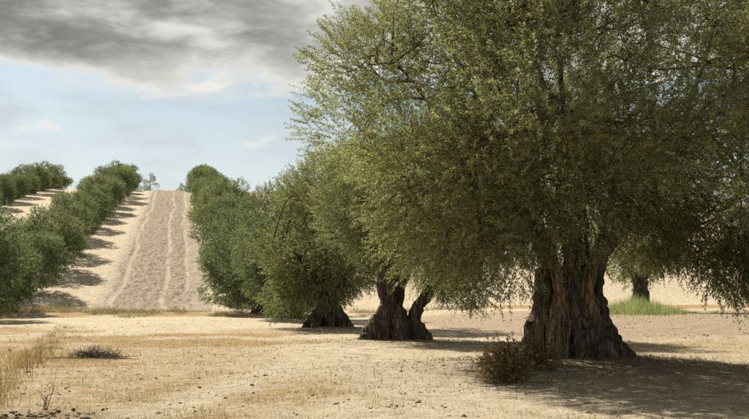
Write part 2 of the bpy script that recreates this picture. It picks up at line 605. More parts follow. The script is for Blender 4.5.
tag(link('dirt_track', tme), 'tilled brown strip with pale wheel marks climbing the hill', kind='structure')


# ------------------------------------------------------------------ olive trees
def unit(v):
    return v / (np.linalg.norm(v, axis=-1, keepdims=True) + 1e-9)


def make_crown(rng, centres, radii, axis_z, n_shoots, leaves_per, leaf_len, leaf_w, shoot_len=(0.22, 0.5), droop=0.5, holes=0.0,
               shell=0.55, stems=True, weight=None):
    """Leafy shoots spread through clumps. Returns leaf verts, faces, tint and shoot base/mid/tip points."""
    centres = np.asarray(centres, float); radii = np.asarray(radii, float)
    w = radii ** 2.4 if weight is None else weight
    ci = rng.choice(len(centres), n_shoots, p=w / w.sum())
    dirs = unit(rng.normal(size=(n_shoots, 3)))
    rr = radii[ci] * (shell + (1 - shell) * rng.random(n_shoots) ** 0.7) * (0.8 + 0.35 * rng.random(n_shoots))
    base = centres[ci] + dirs * rr[:, None] * np.array([1, 1, 0.82])
    outw = base - np.array([0, 0, axis_z])
    outw[:, 2] *= 0.75
    outw = unit(outw)
    up_w = np.where(base[:, 2] > axis_z - .9, .55, .26)[:, None] * np.array([0, 0, 1.0])
    d0 = unit(dirs * 0.7 + outw * 0.7 + rng.normal(size=(n_shoots, 3)) * 0.35 + up_w)
    L = rng.uniform(*shoot_len, n_shoots)
    hang = droop * (0.5 + rng.random(n_shoots)) * np.where(base[:, 2] < axis_z - .9, 0.60, 0.30)
    mid = base + d0 * (L * 0.5)[:, None] - np.array([0, 0, 1]) * (L * hang * 0.16)[:, None]
    tip = base + d0 * (L * 0.88)[:, None] - np.array([0, 0, 1]) * (L * hang * 0.66)[:, None]
    K = leaves_per
    t = (np.arange(K) + 0.8) / (K + 0.4)
    t = np.clip(t[None] + rng.normal(size=(n_shoots, K)) * 0.03, 0.05, 1.0)[..., None]
    P0, P1, P2 = base[:, None], (2 * mid - 0.5 * base - 0.5 * tip)[:, None], tip[:, None]
    pos = (1 - t) ** 2 * P0 + 2 * t * (1 - t) * P1 + t ** 2 * P2
    tan = unit(2 * (1 - t) * (P1 - P0) + 2 * t * (P2 - P1))
    side0 = unit(np.cross(tan, unit(rng.normal(size=(n_shoots, 1, 3))) + 0 * tan))
    other = np.cross(tan, side0)
    ang = (np.arange(K) * 1.571 * 1.0 + np.where(np.arange(K) % 2 == 0, 0, np.pi))[None] + rng.normal(size=(n_shoots, K)) * 0.5
    perp = np.cos(ang)[..., None] * side0 + np.sin(ang)[..., None] * other
    ld = unit(tan * rng.uniform(0.45, 1.0, (n_shoots, K, 1)) + perp * 0.8 - np.array([0, 0, 0.18 * droop]))
    nrm = unit(np.cross(ld, rng.normal(size=(n_shoots, K, 3)))) + np.array([0, 0, 0.9])
    wv = unit(np.cross(ld, nrm))
    up = np.cross(wv, ld)
    sc = rng.uniform(0.65, 1.2, (n_shoots, K, 1)) * (1 - 0.35 * t ** 3)
    ll, lw = leaf_len * sc, leaf_w * (0.75 + 0.5 * rng.random((n_shoots, K, 1))) * 0.5
    roll = up * (lw * rng.uniform(-0.6, 0.6, (n_shoots, K, 1)))
    v0 = pos + ld * ll * 0.12 + wv * lw + roll
    v1 = pos + ld * ll - np.array([0, 0, 1]) * ll * 0.10
    v2 = pos + ld * ll * 0.12 - wv * lw - roll
    V = np.stack([v0, v1, v2], 2).reshape(-1, 3)
    n = n_shoots * K
    Fc = np.arange(n * 3).reshape(-1, 3)
    shoot_t = rng.random(n_shoots) * 0.55 + 0.12 + 0.42 * (rng.random(len(centres))[ci] - 0.5)
    tint = np.clip(np.repeat(shoot_t, K) + rng.normal(size=n) * 0.13 + 0.10 * (t.reshape(-1) - 0.5), 0, 0.985)
    tint = np.where(rng.random(n) < 0.004, 1.0, tint)
    return V, Fc, np.repeat(tint, 3), (base, mid, tip)


def crown_objects(name_root, parent, data, leafm, centres=None, anchors=None, shoots=True, rng=None):
    V, Fc, tint, (b, m, t) = data
    crown = link('crown', mesh_np('crown', V, Fc, leafm, False, {'tint': tint}), parent)
    # stalks of the shoots as thin three-sided tubes and the boughs that carry the clumps
    vs, fs, n0 = [], [], 0
    if shoots:
        b, m, t = b[::3], m[::3], t[::3]
        k = len(b)
        w = 0.0035
        a1 = unit(np.cross(t - b, np.array([0.2, 0.5, 0.84])))
        a2 = unit(np.cross(t - b, a1))
        rings = []
        for p, sc in ((b, 1.3), (t, 0.5)):
            for q in range(3):
                th = 2.094 * q
                rings.append(p + (math.cos(th) * a1 + math.sin(th) * a2) * w * sc)
        vv = np.stack(rings, 1).reshape(-1, 3)
        base = np.arange(k) * 6
        for q in range(3):
            fs.append(np.stack([base + q, base + (q + 1) % 3, base + 3 + (q + 1) % 3, base + 3 + q], -1))
        vs.append(vv); n0 = len(vv)
    if centres is not None:
        for c in centres:
            a = anchors[np.argmin(np.linalg.norm(anchors - c, axis=1) + 0.25 * rng.random(len(anchors)))]
            mid_ = (a + c) / 2 + rng.normal(size=3) * 0.22 + np.array([0, 0, 0.18])
            pts = spline([a, mid_, c], 7)
            rad = np.linspace(0.034, 0.008, 7) * (0.7 + 0.6 * rng.random())
            tb = Tubes(); tb.add(pts, rad, 5, cap=False)
            vs.append(np.concatenate(tb.v)); fs.append(np.concatenate(tb.f) + n0); n0 += tb.n
            for _ in range(4):
                e = c + unit(rng.normal(size=3)) * rng.uniform(0.3, 0.7)
                pts = spline([mid_ * 0.4 + c * 0.6, (c + e) / 2 + rng.normal(size=3) * 0.08, e], 5)
                tb = Tubes(); tb.add(pts, np.linspace(0.013, 0.004, 5), 4, cap=False)
                vs.append(np.concatenate(tb.v)); fs.append(np.concatenate(tb.f) + n0); n0 += tb.n
    if vs:
        tw = link('twigs', mesh_np('twigs', np.concatenate(vs), np.concatenate(fs), M['twig'], True), crown)
        tw['kind'] = 'stuff'
    return crown


def make_trunk(strands, voxel, parent, seed, bark_amp=0.03, pale_ids=()):
    """Strands of old wood grown together into one gnarled trunk."""
    tb = Tubes()
    pale_pts = []
    for k, st in enumerate(strands):
        st = np.asarray(st, float)
        c = spline(st, 6 * len(st))
        rg = np.random.default_rng(seed * 31 + k)
        wv = (rg.random((len(c), 3)) - 0.5) * 0.05
        wv[:, 2] = 0
        tb.add(c[:, :3] + wv * c[:, 3:4] / 0.2, np.maximum(c[:, 3], 0.02), 12, True, 0.22, seed * 77 + k)
        if k in pale_ids:
            pale_pts.append(c)
    src = bpy.data.objects.new('trunk_source', tb.mesh('trunk_source', None))
    COL.objects.link(src)
    rm = src.modifiers.new('r', 'REMESH'); rm.mode = 'VOXEL'; rm.voxel_size = voxel
    sm = src.modifiers.new('s', 'SMOOTH'); sm.iterations = 2; sm.factor = 0.5
    dg = bpy.context.evaluated_depsgraph_get()
    me = bpy.data.meshes.new_from_object(src.evaluated_get(dg))
    bpy.data.objects.remove(src, do_unlink=True)
    me.name = 'trunk'
    n = len(me.vertices)
    co = np.empty(n * 3, np.float32); me.vertices.foreach_get('co', co); co = co.reshape(-1, 3).astype(float)
    no = np.empty(n * 3, np.float32); me.vertex_normals.foreach_get('vector', no); no = no.reshape(-1, 3)
    th = np.arctan2(co[:, 1], co[:, 0]) + co[:, 2] * 0.35
    rid = 1 - np.abs(2 * fbm(co[:, 0] * 7 + seed, co[:, 1] * 7, co[:, 2] * 1.5, oct=3, seed=seed) - 1)
    tw = co[:, 2] * .5
    cx_, cy_ = co[:, 0] * np.cos(tw) - co[:, 1] * np.sin(tw), co[:, 0] * np.sin(tw) + co[:, 1] * np.cos(tw)
    fin = 1 - np.abs(2 * fbm(cx_ * 17, cy_ * 17, co[:, 2] * 3.2, oct=2, seed=seed + 13) - 1)
    gro = np.abs(2 * fbm(cx_ * 3.4 + seed, cy_ * 3.4, co[:, 2] * .7, oct=2, seed=seed + 9) - 1)
    knob = fbm(co[:, 0] * 2.6, co[:, 1] * 2.6 + seed, co[:, 2] * 2.2, oct=3, seed=seed + 5)
    pale = np.zeros(n)
    for c in pale_pts:
        dd = np.min(np.linalg.norm(co[:, None, :] - c[None, ::2, :3], axis=2) - c[None, ::2, 3], axis=1)
        pale = np.maximum(pale, sstep(0.06, 0.01, dd) * sstep(0.35, 0.75, co[:, 2]) * sstep(2.6, 2.2, co[:, 2]))  # smooth pale bark on chosen limbs, brightened to paint them as sunlit
    disp = bark_amp * (rid - 0.75) * 2.6 + bark_amp * 1.6 * (knob - 0.5) + bark_amp * 2.6 * (np.minimum(gro, .40) - .28) + bark_amp * 1.1 * (fin - .6)
    co = co + no * (disp * (1 - 0.75 * pale))[:, None]
    me.vertices.foreach_set('co', co.astype(np.float32).ravel())
    a = me.attributes.new('pale', 'FLOAT', 'POINT'); a.data.foreach_set('value', pale.astype(np.float32))
    me.polygons.foreach_set('use_smooth', np.ones(len(me.polygons), bool))
    me.materials.clear(); me.materials.append(M['bark'])
    me.update()
    return link('trunk', me, parent)


def envelope_clumps(rng, n, rx, ry, z_low, z_mid, z_top, rmin, rmax, low_fn=None, inner=0.45, off=(0, 0), keep=None, minsep=0.7):
    """clump centres through a domed crown; low_fn(theta) gives the height of the skirt"""
    C, Rr = [], []
    tries = 0
    while len(C) < n and tries < n * 60:
        tries += 1
        d = unit(rng.normal(size=3))
        th = math.atan2(d[1], d[0])
        zl = z_low if low_fn is None else low_fn(th)
        dz = (z_top - z_mid) if d[2] > 0 else (z_mid - zl)
        q = inner + (1 - inner) * rng.random() ** 0.55
        bumpy = 0.86 + 0.28 * float(vnoise(np.array(d[0] * 2.2 + 9), np.array(d[1] * 2.2 + n), np.array(d[2] * 2.2)))
        r = rng.uniform(rmin, rmax)
        p = np.array([off[0] + d[0] * (rx - r * 0.8) * q * bumpy, off[1] + d[1] * (ry - r * 0.8) * q * bumpy, z_mid + d[2] * (dz - r * 0.7) * q * bumpy])
        if keep is not None and not keep(p):
            continue
        if C and np.min(np.linalg.norm(np.array(C) - p, axis=1)) < minsep * r:
            continue
        C.append(p); Rr.append(r)
    return np.array(C), np.array(Rr)


def boughs(parent, rng, starts, centres, n, r0=0.055):
    """larger branches, each an object, from the forks out into the crown; returns points along them"""
    pts_all = []
    order = rng.permutation(len(centres))
    used = []
    for k in order:
        c = centres[k]
        if any(np.linalg.norm(c - u) < 1.3 for u in used):
            continue
        used.append(c)
        s = starts[np.argmin(np.linalg.norm(starts - c, axis=1))]
        mid_ = s * 0.5 + c * 0.5 + rng.normal(size=3) * 0.2 + np.array([0, 0, 0.25])
        p = spline([s, s * 0.75 + mid_ * 0.25 + rng.normal(size=3) * 0.05, mid_, c], 14)
        tb = Tubes(); tb.add(p, np.linspace(r0, 0.018, 14) * rng.uniform(0.8, 1.2), 7, True, 0.12, int(rng.integers(1e6)))
        link('branch', tb.mesh('branch', M['bark']), parent)
        pts_all.append(p[3:])
        if len(used) >= n:
            break
    return np.concatenate(pts_all)


# ---- the nearest tree -------------------------------------------------------
def tree_root(x, y, label, rz=-YAW, s=1.0, group=None, dz=0.0):
    o = empty('olive_tree', (x, y, float(ground_z(x, y)) + dz), rz, s)
    return tag(o, label, 'tree', group)


rg = np.random.default_rng(101)
tree = tree_root(T1[0], T1[1], 'huge nearest olive tree with thick fluted trunk, filling the right half', group='old olive trees')
S1 = [
    [(-0.34, -0.52, -0.1, .17), (-0.36, -0.36, .55, .15), (-.38, -.28, 1.1, .13), (-.50, -.26, 1.55, .14), (-.92, -.28, 2.15, .12), (-1.7, -.35, 3.0, .09)],
    [(.52, -.62, -.1, .16), (.26, -.46, .42, .15), (.13, -.38, .95, .13), (.22, -.32, 1.4, .14), (.62, -.28, 1.9, .13), (1.3, -.3, 2.6, .11), (1.8, -.4, 3.4, .08)],
    [(1.0, -.15, -.12, .15), (.64, -.08, .15, .20), (.44, 0, .5, .24), (.34, .06, 1.0, .22), (.46, .14, 1.55, .19), (.80, .4, 2.2, .15), (1.2, 1.0, 3.2, .10)],
    [(.0, -.70, -.1, .19), (-.06, -.42, .5, .19), (-.1, -.24, 1.2, .17), (-.12, -.16, 1.9, .15), (-.25, -.35, 2.6, .12), (-.3, -.9, 3.4, .09)],
    [(-.90, -.25, -.1, .26), (-.72, -.16, .4, .26), (-.62, -.06, .85, .23), (-.56, .0, 1.25, .17), (-.5, .02, 1.42, .08)],
    [(-.62, .5, -.1, .24), (-.40, .34, .7, .24), (-.34, .3, 1.4, .19), (-.65, .65, 2.2, .14), (-1.4, 1.3, 3.1, .09)],
    [(.62, .55, -.1, .24), (.32, .38, .7, .23), (.22, .32, 1.4, .18), (.3, .8, 2.4, .13), (.3, 1.5, 3.2, .09)],
    [(0, 0, -.2, .50), (-.05, .08, .5, .30), (-.05, .08, 1.0, .22), (-.05, .08, 1.55, .16)],
    [(.86, -.5, -.14, .10), (.55, -.34, .16, .17), (.3, -.2, .6, .2), (.1, -.1, 1.0, .16)],
    [(-.62, -.66, -.12, .12), (-.5, -.46, .25, .17), (-.36, -.28, .8, .17), (-.2, -.1, 1.3, .14)],
    [(.30, -.95, -.14, .09), (.24, -.66, .12, .15), (.1, -.42, .5, .16)],
]
S1 = [[(a * (.93 - .10 * max(0, .5 - c) - .10 * math.exp(-((c - .95) / .35) ** 2)), b, c, r * (.74 if c < 1.7 else .95)) for a, b, c, r in st] for st in S1]
make_trunk(S1, 0.019, tree, 3, 0.026, (0, 1))


def low1(th):
    return 2.1 - 1.75 * abs(math.cos(th)) ** 3


C1, R1 = envelope_clumps(rg, 150, 4.45, 5.2, 1.9, 3.6, 7.6, 0.5, 1.0, low1, 0.45, off=(0.35, -0.8), minsep=.85)
sk = [(-1.9, -.2, 1.75, .5), (-2.2, .4, 1.5, .5), (-1.5, .6, 1.9, .45), (-2.6, 0, 1.9, .6), (-1.25, -.3, 2.2, .45), (2.3, -.3, 1.5, .5), (2.7, .2, 1.25, .5),
      (1.9, .5, 1.75, .5), (2.6, -.9, 1.75, .5), (3.2, 0, 1.4, .5), (2.9, -.6, 1.6, .6), (2.2, .1, 2.0, .6), (3.0, .7, 1.5, .6), (3.5, -.4, 1.9, .6), (1.5, 1.2, 1.9, .5), (0.4, -1.2, 2.75, .6), (-.6, -1.3, 2.8, .6), (.9, -.6, 2.5, .5), (-.2, 1.6, 2.3, .6)]
C1 = np.vstack([C1, [q[:3] for q in sk]]); R1 = np.concatenate([R1, [q[3] for q in sk]])
starts1 = np.array([s[-1][:3] for s in S1 if s[-1][2] > 2])
anch1 = boughs(tree, rg, starts1, C1[np.argsort(-R1)][:60], 12)
anch1 = np.vstack([anch1, starts1])
crown_objects('near', tree, make_crown(rg, C1, R1, 3.3, 38000, 19, 0.068, 0.0165, (0.22, 0.48), 0.5, shell=.66, weight=np.concatenate([R1[:-19] ** 2.4, R1[-19:] ** 2.4 * 2.2])), M['leaf'], C1, anch1, True, rg)

# ---- second tree of the row -------------------------------------------------
rg = np.random.default_rng(202)
x2, y2 = ROW_X, 13.46 + 11.88
tree = tree_root(x2, y2, 'second olive tree of the near row, with split trunk and broken stub', group='old olive trees')
S2 = [
    [(-.55, -.1, -.1, .40), (-.42, -.05, .55, .34), (-.28, 0, 1.1, .28), (-.36, 0, 1.6, .27), (-.42, 0, 2.1, .22), (-.9, -.2, 3.0, .14)],
    [(-.2, -.2, 1.3, .2), (-.08, -.1, 1.75, .2), (.0, 0, 2.2, .17), (.5, .1, 3.1, .12)],
    [(.70, -.05, -.1, .33), (.56, 0, .45, .28), (.60, 0, .85, .25), (.84, -.05, 1.22, .22), (1.02, 0, 1.5, .18), (1.35, .1, 2.2, .14), (1.7, .2, 2.9, .09)],
    [(0, .35, .3, .25), (.05, .4, 1.2, .2), (.3, .6, 1.9, .15), (1.1, .9, 2.9, .1)],
    [(-1.1, -.25, -.12, .30), (-.85, -.15, .22, .32), (-.6, -.05, .6, .25)],
    [(.1, -.35, -.1, .32), (.08, -.15, .5, .30), (.08, 0, .95, .22)],
    [(0, .3, -.1, .5), (-.1, .3, .7, .35), (-.2, .3, 1.5, .25), (-.4, .7, 2.6, .15)],
    [(1.2, -.15, -.14, .12), (.95, -.1, .1, .2), (.7, 0, .4, .22)],
]
S2 = [[(a * (.86 if c < .5 else .95), b, c, r * (.74 if c < 1.4 else .82)) for a, b, c, r in st] for st in S2]
make_trunk(S2, 0.026, tree, 8, 0.035, ())


def low2(th):
    return 1.95 - 1.5 * max(0, math.cos(th)) ** 2


C2, R2 = envelope_clumps(rg, 100, 3.3, 3.8, 1.5, 3.5, 6.6, 0.5, 0.9, low2, 0.45, off=(.8, 0), keep=lambda p: p[2] > 2.55 or p[0] > .9 or math.hypot(p[0], p[1]) > 3.2, minsep=.85)
sk = [(1.1, -.5, 1.75, .5), (.6, -.9, 2.1, .5), (1.5, -.9, 1.7, .5), (1.2, -.8, 1.6, .5), (1.9, -.5, 1.35, .5), (2.4, .2, 1.3, .5), (.9, -1.3, 2.0, .5), (1.6, .8, 1.5, .5), (0, -1.5, 2.4, .5), (-.6, -1.2, 2.6, .5)]
C2 = np.vstack([C2, [q[:3] for q in sk]]); R2 = np.concatenate([R2, [q[3] for q in sk]])
st2 = np.array([s[-1][:3] for s in S2 if s[-1][2] > 2])
an2 = np.vstack([boughs(tree, rg, st2, C2[np.argsort(-R2)][:50], 8), st2])
crown_objects('second', tree, make_crown(rg, C2, R2, 3.1, 18000, 15, 0.082, 0.022, (0.25, 0.55), 0.5), M['leaf'], C2, an2, False, rg)


def bundle(rng, base_r, waist_r, fork_z, top_z, n=8, spread=1.3):
    out = [[(0, 0, -.2, waist_r * .95), (0, 0, fork_z * .5, waist_r * .62), (0, 0, fork_z, waist_r * .45)]]
    for k in range(n):
        a = 2 * math.pi * (k + rng.uniform(-.3, .3)) / n
        b = a + rng.uniform(-.5, .5)
        r = base_r * rng.uniform(.75, 1.1)
        st = [(math.cos(a) * r, math.sin(a) * r, -.15, waist_r * .32), (math.cos(a) * r * .7, math.sin(a) * r * .7, fork_z * .22, waist_r * .34),
              (math.cos(b) * waist_r * .55, math.sin(b) * waist_r * .55, fork_z * .65, waist_r * .36)]
        if k % 2 == 0:
            st += [(math.cos(b) * waist_r * .7, math.sin(b) * waist_r * .7, fork_z * 1.1, waist_r * .36),
                   (math.cos(b) * spread * .6, math.sin(b) * spread * .6, (fork_z + top_z) * .5, waist_r * .26),
                   (math.cos(b) * spread, math.sin(b) * spread, top_z, waist_r * .16)]
        out.append(st)
    return out


# ---- third and fourth tree --------------------------------------------------
for k, (seed, label, base_r, waist, rx, low, top, nsh, mat, nclump) in enumerate((
        (303, 'third olive tree of the near row, leafy skirt almost hiding its broad dark trunk', 0.95, .52, 3.2, .05, 7.6, 11500, 'leaf', 78),
        (404, 'fourth olive tree of the near row, deep green, only its low trunk base showing', .75, .40, 3.5, .1, 8.0, 9500, 'leaf_far', 76))):
    rg = np.random.default_rng(seed)
    xx, yy = ROW_X, 13.46 + 11.88 * (k + 2)
    tree = tree_root(xx, yy, label, group='old olive trees')
    S = bundle(rg, base_r, waist, 1.3, 3.0)
    make_trunk(S, 0.032, tree, seed, 0.045)
    C, Rr = envelope_clumps(rg, nclump, rx, rx, low, 3.3, top, .55, .95, (lambda th, low=low: low + .5 * max(0, math.cos(th))), .45, keep=lambda p: not (p[2] < 1.1 and math.hypot(p[0], p[1]) < 1.3 and p[1] < .6))
    if k == 0:
        low_cl = [(-1.3, -1.3, 1.1, .55), (-.7, -1.7, 1.0, .5), (-1.9, -.6, 1.0, .6), (.1, -1.7, 1.2, .5), (-2.1, .2, 1.2, .6), (-1.2, -1.2, 1.9, .6)]
        C = np.vstack([C, [q[:3] for q in low_cl]]); Rr = np.concatenate([Rr, [q[3] * 1.2 for q in low_cl]])
    st = np.array([s[-1][:3] for s in S if s[-1][2] > 2.5])
    an = np.vstack([boughs(tree, rg, st, C, 6), st])
    crown_objects('t', tree, make_crown(rg, C, Rr, 3.0, nsh, 12, 0.108 + .01 * k, 0.034 + 0.004 * k, (0.25, 0.55), 0.5), M[mat], C, an, False, rg)

# ---- tree of the next row to the right, seen under the near crown -----------
rg = np.random.default_rng(505)
xr, yr = at(47.5, 640)
tree = tree_root(xr, yr, 'olive tree standing far back behind the pale green grass, right of the nearest trunk', group='old olive trees')
S = bundle(rg, .62, .42, 1.7, 3.2)
make_trunk(S, 0.05, tree, 55, .05)
C, Rr = envelope_clumps(rg, 66, 3.6, 3.6, 1.3, 3.7, 6.6, .6, 1.0, None, .45)
st = np.array([s[-1][:3] for s in S if s[-1][2] > 2.5])
an = np.vstack([boughs(tree, rg, st, C, 5), st])
crown_objects('t', tree, make_crown(rg, C, Rr, 3.2, 5500, 12, 0.125, 0.036, (0.25, 0.55), 0.5), M['leaf'], C, an, False, rg)

# ---- hillside trees: a few kinds, copied ------------------------------------
KINDS = []
for k in range(4):
    rg = np.random.default_rng(900 + k)
    root = empty('olive_tree', (0, 0, -500))
    S = bundle(rg, .6, .36, 1.2, 2.8, 6, 1.2)
    tr = make_trunk(S, 0.06, root, 60 + k, .04)
    rx = 3.5 + .25 * rg.random()
    C, Rr = envelope_clumps(rg, 44, rx, rx, -0.1, 2.6, 6.3, .5, 1.15, None, .5, minsep=.95)
    cr = crown_objects('h', root, make_crown(rg, C, Rr, 2.7, 4800, 12, 0.155, 0.052, (0.3, 0.6), 0.4), M['leaf_far'], None, None, False, rg)
    KINDS.append((root, [tr, cr]))


def place_tree(kind, x, y, label, group, s, rz):
    src, parts = KINDS[kind]
    o = src.copy(); COL.objects.link(o)
    o.location = (x, y, float(ground_z(x, y)))
    o.rotation_euler = (0, 0, rz)
    o.scale = (s, s, s * random.uniform(.94, 1.06))
    tag(o, label, 'tree', group)
    for p in parts:
        c = p.copy(); COL.objects.link(c); c.parent = o
    return o


ORD = ['first', 'second', 'third', 'fourth', 'fifth', 'sixth', 'seventh', 'eighth', 'ninth', 'tenth', 'eleventh', 'twelfth', 'thirteenth', 'fourteenth', 'fifteenth', 'sixteenth']
prev = -1


def pick():
    global prev
    k = random.choice([q for q in range(4) if q != prev])
    prev = k
    return k


GRP = 'olive trees in rows on the hillside'
for i in range(14):
    y = 13.46 + 11.88 * (4 + i)
    x = ROW_X - .45 + random.uniform(-.4, .4)
    place_tree(pick(), x, y, f'{ORD[i]} hillside olive tree up the row right of the track, counted from the bottom', GRP, (1.12 if i < 5 else 1.0) * random.uniform(.92, 1.10), random.uniform(0, 6.28))
for i in range(15):
    y = 13.46 + 11.88 * (3 + i) + 1.5
    x = LEFT_X + random.uniform(-.4, .4)
    place_tree(pick(), x, y, f'{ORD[i]} olive tree up the row left of the track, counted from the bottom', GRP, random.uniform(.84, 1.12), random.uniform(0, 6.28))
for i in range(8):
    y = 13.46 + 11.88 * (10 + i) + 3
    x = FAR_X + random.uniform(-.4, .4)
    place_tree(pick(), x, y, f'{ORD[i]} olive tree up the upper left row at the photo edge, counted from below', GRP, random.uniform(.85, .98), random.uniform(0, 6.28))
for root, parts in KINDS:
    for p in parts:
        bpy.data.objects.remove(p, do_unlink=True)
    bpy.data.objects.remove(root, do_unlink=True)

# thin tree on the skyline and a small one left of the right-hand row
for px, dd, label, h, w in ((148.5, 226, 'thin lone tree on the skyline right of the left row top', 7.6, 1.7), (180, 229, 'small dark tree peeping over the crest beside the right row', 5.2, 1.6)):
    rg = np.random.default_rng(int(px))
    x, y = at(dd, px)
    root = empty('skyline_tree', (x, y, float(ground_z(x, y))))
    tag(root, label, 'tree')
    tb = Tubes(); tb.add(spline([(0, 0, -.2), (.05, 0, h * .3), (-.1, .05, h * .6), (0, 0, h * .9)], 12), np.linspace(.16, .03, 12), 7)
    link('trunk', tb.mesh('trunk', M['bark']), root)
    C = np.array([[rg.normal() * w * .5 * (1 - .5 * q), rg.normal() * w * .5 * (1 - .5 * q), h * (.3 + .65 * q)] for q in np.linspace(0, 1, 16)])
    Rr = np.linspace(.9, .5, 16) * w / 1.7
    crown_objects('s', root, make_crown(rg, C, Rr, h * .5, 900, 10, .17, .06, (.3, .6), .1), M['leaf_far'], None, None, False, rg)


# ------------------------------------------------------------------ grasses and weeds
def blades(rng, x, y, h, w, lean=0.5, tint=None, z=None, segs=1):
    n = len(x)
    z = ground_z(x, y) - 0.01 if z is None else z
    b = np.stack([x, y, z], -1)
    a = rng.random(n) * 2 * np.pi
    ld = np.stack([np.cos(a), np.sin(a), np.zeros(n)], -1) * (np.abs(rng.normal(size=n)) * lean)[:, None]
    up = unit(ld + np.array([0, 0, 1.0]))
    c = rng.random(n) * np.pi
    sd = np.stack([np.cos(c), np.sin(c), np.zeros(n)], -1) * (w * 0.5)[:, None]
    mid = b + up * (h * .55)[:, None]
    tip = b + unit(up + ld * .9) * h[:, None]
    V = np.stack([b - sd, b + sd, mid + sd * .7, mid - sd * .7, tip], 1).reshape(-1, 3)
    i = np.arange(n) * 5
    Fc = np.concatenate([np.stack([i, i + 1, i + 2], -1), np.stack([i, i + 2, i + 3], -1), np.stack([i + 3, i + 2, i + 4], -1)])
    tint = rng.random(n) if tint is None else tint
    return V, Fc, np.repeat(tint, 5)


def view_scatter(rng, n, dmin, dmax, pxmin=-40, pxmax=800, power=1.0):
    u = rng.random(n)
    d = dmin * (dmax / dmin) ** (u ** power)
    px = rng.uniform(pxmin, pxmax, n)
    s = (px - 374.5) / F_PX * d
    return RGT[0] * s + FWD[0] * d, RGT[1] * s + FWD[1] * d, d


rg = np.random.default_rng(77)
# short straw over the field
x, y, d = view_scatter(rg, 620000, 5.5, 48, -80, 830)
clump = fbm(x / .35, y / .35, oct=2, seed=61)
w = straw_w(x, y)
k = rg.random(len(x)) < (0.03 + w * sstep(.34, .72, clump)) * .62
x, y, d, clump = x[k], y[k], d[k], clump[k]
h = rg.uniform(.02, .075, len(x)) * (0.6 + .9 * clump) * (1 + .4 * straw_w(x, y))
V, Fc, t = blades(rg, x, y, h, (.003 + .0002 * d), 1.9)
tag(link('dry_grass', mesh_np('dry_grass', V, Fc, M['straw'], False, {'tint': t})), 'short golden straw scattered over the dry field', 'grass', kind='stuff')

# the weedy bank at the foot of the hill
bx_, by_, th_ = [], [], []
for _ in range(1500):
    px = rg.uniform(-30, 470)
    d0 = rg.normal(60.0, 2.2)
    if fbm(np.array([px / 34.0]), np.array([d0 / 3.0]), oct=2, seed=88)[0] < .42:
        continue
    if px > 270 and rg.random() < .45:
        continue
    cx, cy = at(d0, px)
    m = rg.integers(14, 34)
    bx_.append(cx + rg.normal(size=m) * .28); by_.append(cy + rg.normal(size=m) * .28)
    th_.append(np.full(m, rg.uniform(.10, .42) * (1.9 if px < 120 else 1) * (1.0 if rg.random() < .8 else 1.6)))
x, y, hh = (np.concatenate(q) for q in (bx_, by_, th_))
V, Fc, t = blades(rg, x, y, hh * rg.uniform(.5, 1.15, len(x)), np.full(len(x), .020), .8)
tag(link('dry_grass', mesh_np('dry_grass', V, Fc, M['straw_grey'], False, {'tint': t})), 'ragged tan weeds along the bank at the foot of the hill', 'grass', kind='stuff')

# taller dead weeds along the field edge on the left
bx_, by_, th_ = [], [], []
for _ in range(260):
    u = rg.random()
    d0 = 9.0 * (40 / 9.0) ** u
    px = np.interp(d0, [9, 12, 16, 22, 30, 40], [-12, 8, 30, 48, 62, 75]) + rg.normal() * 9
    cx, cy = at(d0, px)
    m = rg.integers(8, 22)
    bx_.append(cx + rg.normal(size=m) * .09); by_.append(cy + rg.normal(size=m) * .09)
    th_.append(np.full(m, rg.uniform(.05, .22)))
x, y, hh = (np.concatenate(q) for q in (bx_, by_, th_))
V, Fc, t = blades(rg, x, y, hh * rg.uniform(.5, 1.1, len(x)), np.full(len(x), .008), .38)
tag(link('dry_grass', mesh_np('dry_grass', V, Fc, M['straw'], False, {'tint': t})), 'taller dead grass along the field edge at the far left', 'grass', kind='stuff')

# pale green grass behind the nearest tree
bx_, by_, th_ = [], [], []
for _ in range(300):
    px = rg.normal(634, 27)
    d0 = rg.normal(43.0, 2.2)
    cx, cy = at(d0, px)
    m = rg.integers(14, 30)
    tall = 1.0 - .6 * abs((px - 632) / 45)
    bx_.append(cx + rg.normal(size=m) * .16); by_.append(cy + rg.normal(size=m) * .16)
    th_.append(np.full(m, max(.25, tall) * rg.uniform(.4, 1.15)))
x, y, hh = (np.concatenate(q) for q in (bx_, by_, th_))
V, Fc, t = blades(rg, x, y, hh * rg.uniform(.55, 1.1, len(x)), np.full(len(x), .018), .4)
tag(link('green_grass', mesh_np('green_grass', V, Fc, M['green_grass'], False, {'tint': t})), 'patch of tall pale green grass right of the nearest trunk', 'grass', kind='stuff')

# a weed tuft in the shade strip on the hill
cx, cy = at(76, 95)
x = cx + rg.normal(size=260) * .6; y = cy + rg.normal(size=260) * .35
V, Fc, t = blades(rg, x, y, rg.uniform(.06, .28, 260), np.full(260, .03), .8)
tag(link('weed_tuft', mesh_np('weed_tuft', V, Fc, M['green_grass'], False, {'tint': t})), 'small green weed tuft on bare soil beside the left row', 'weed', kind='stuff')

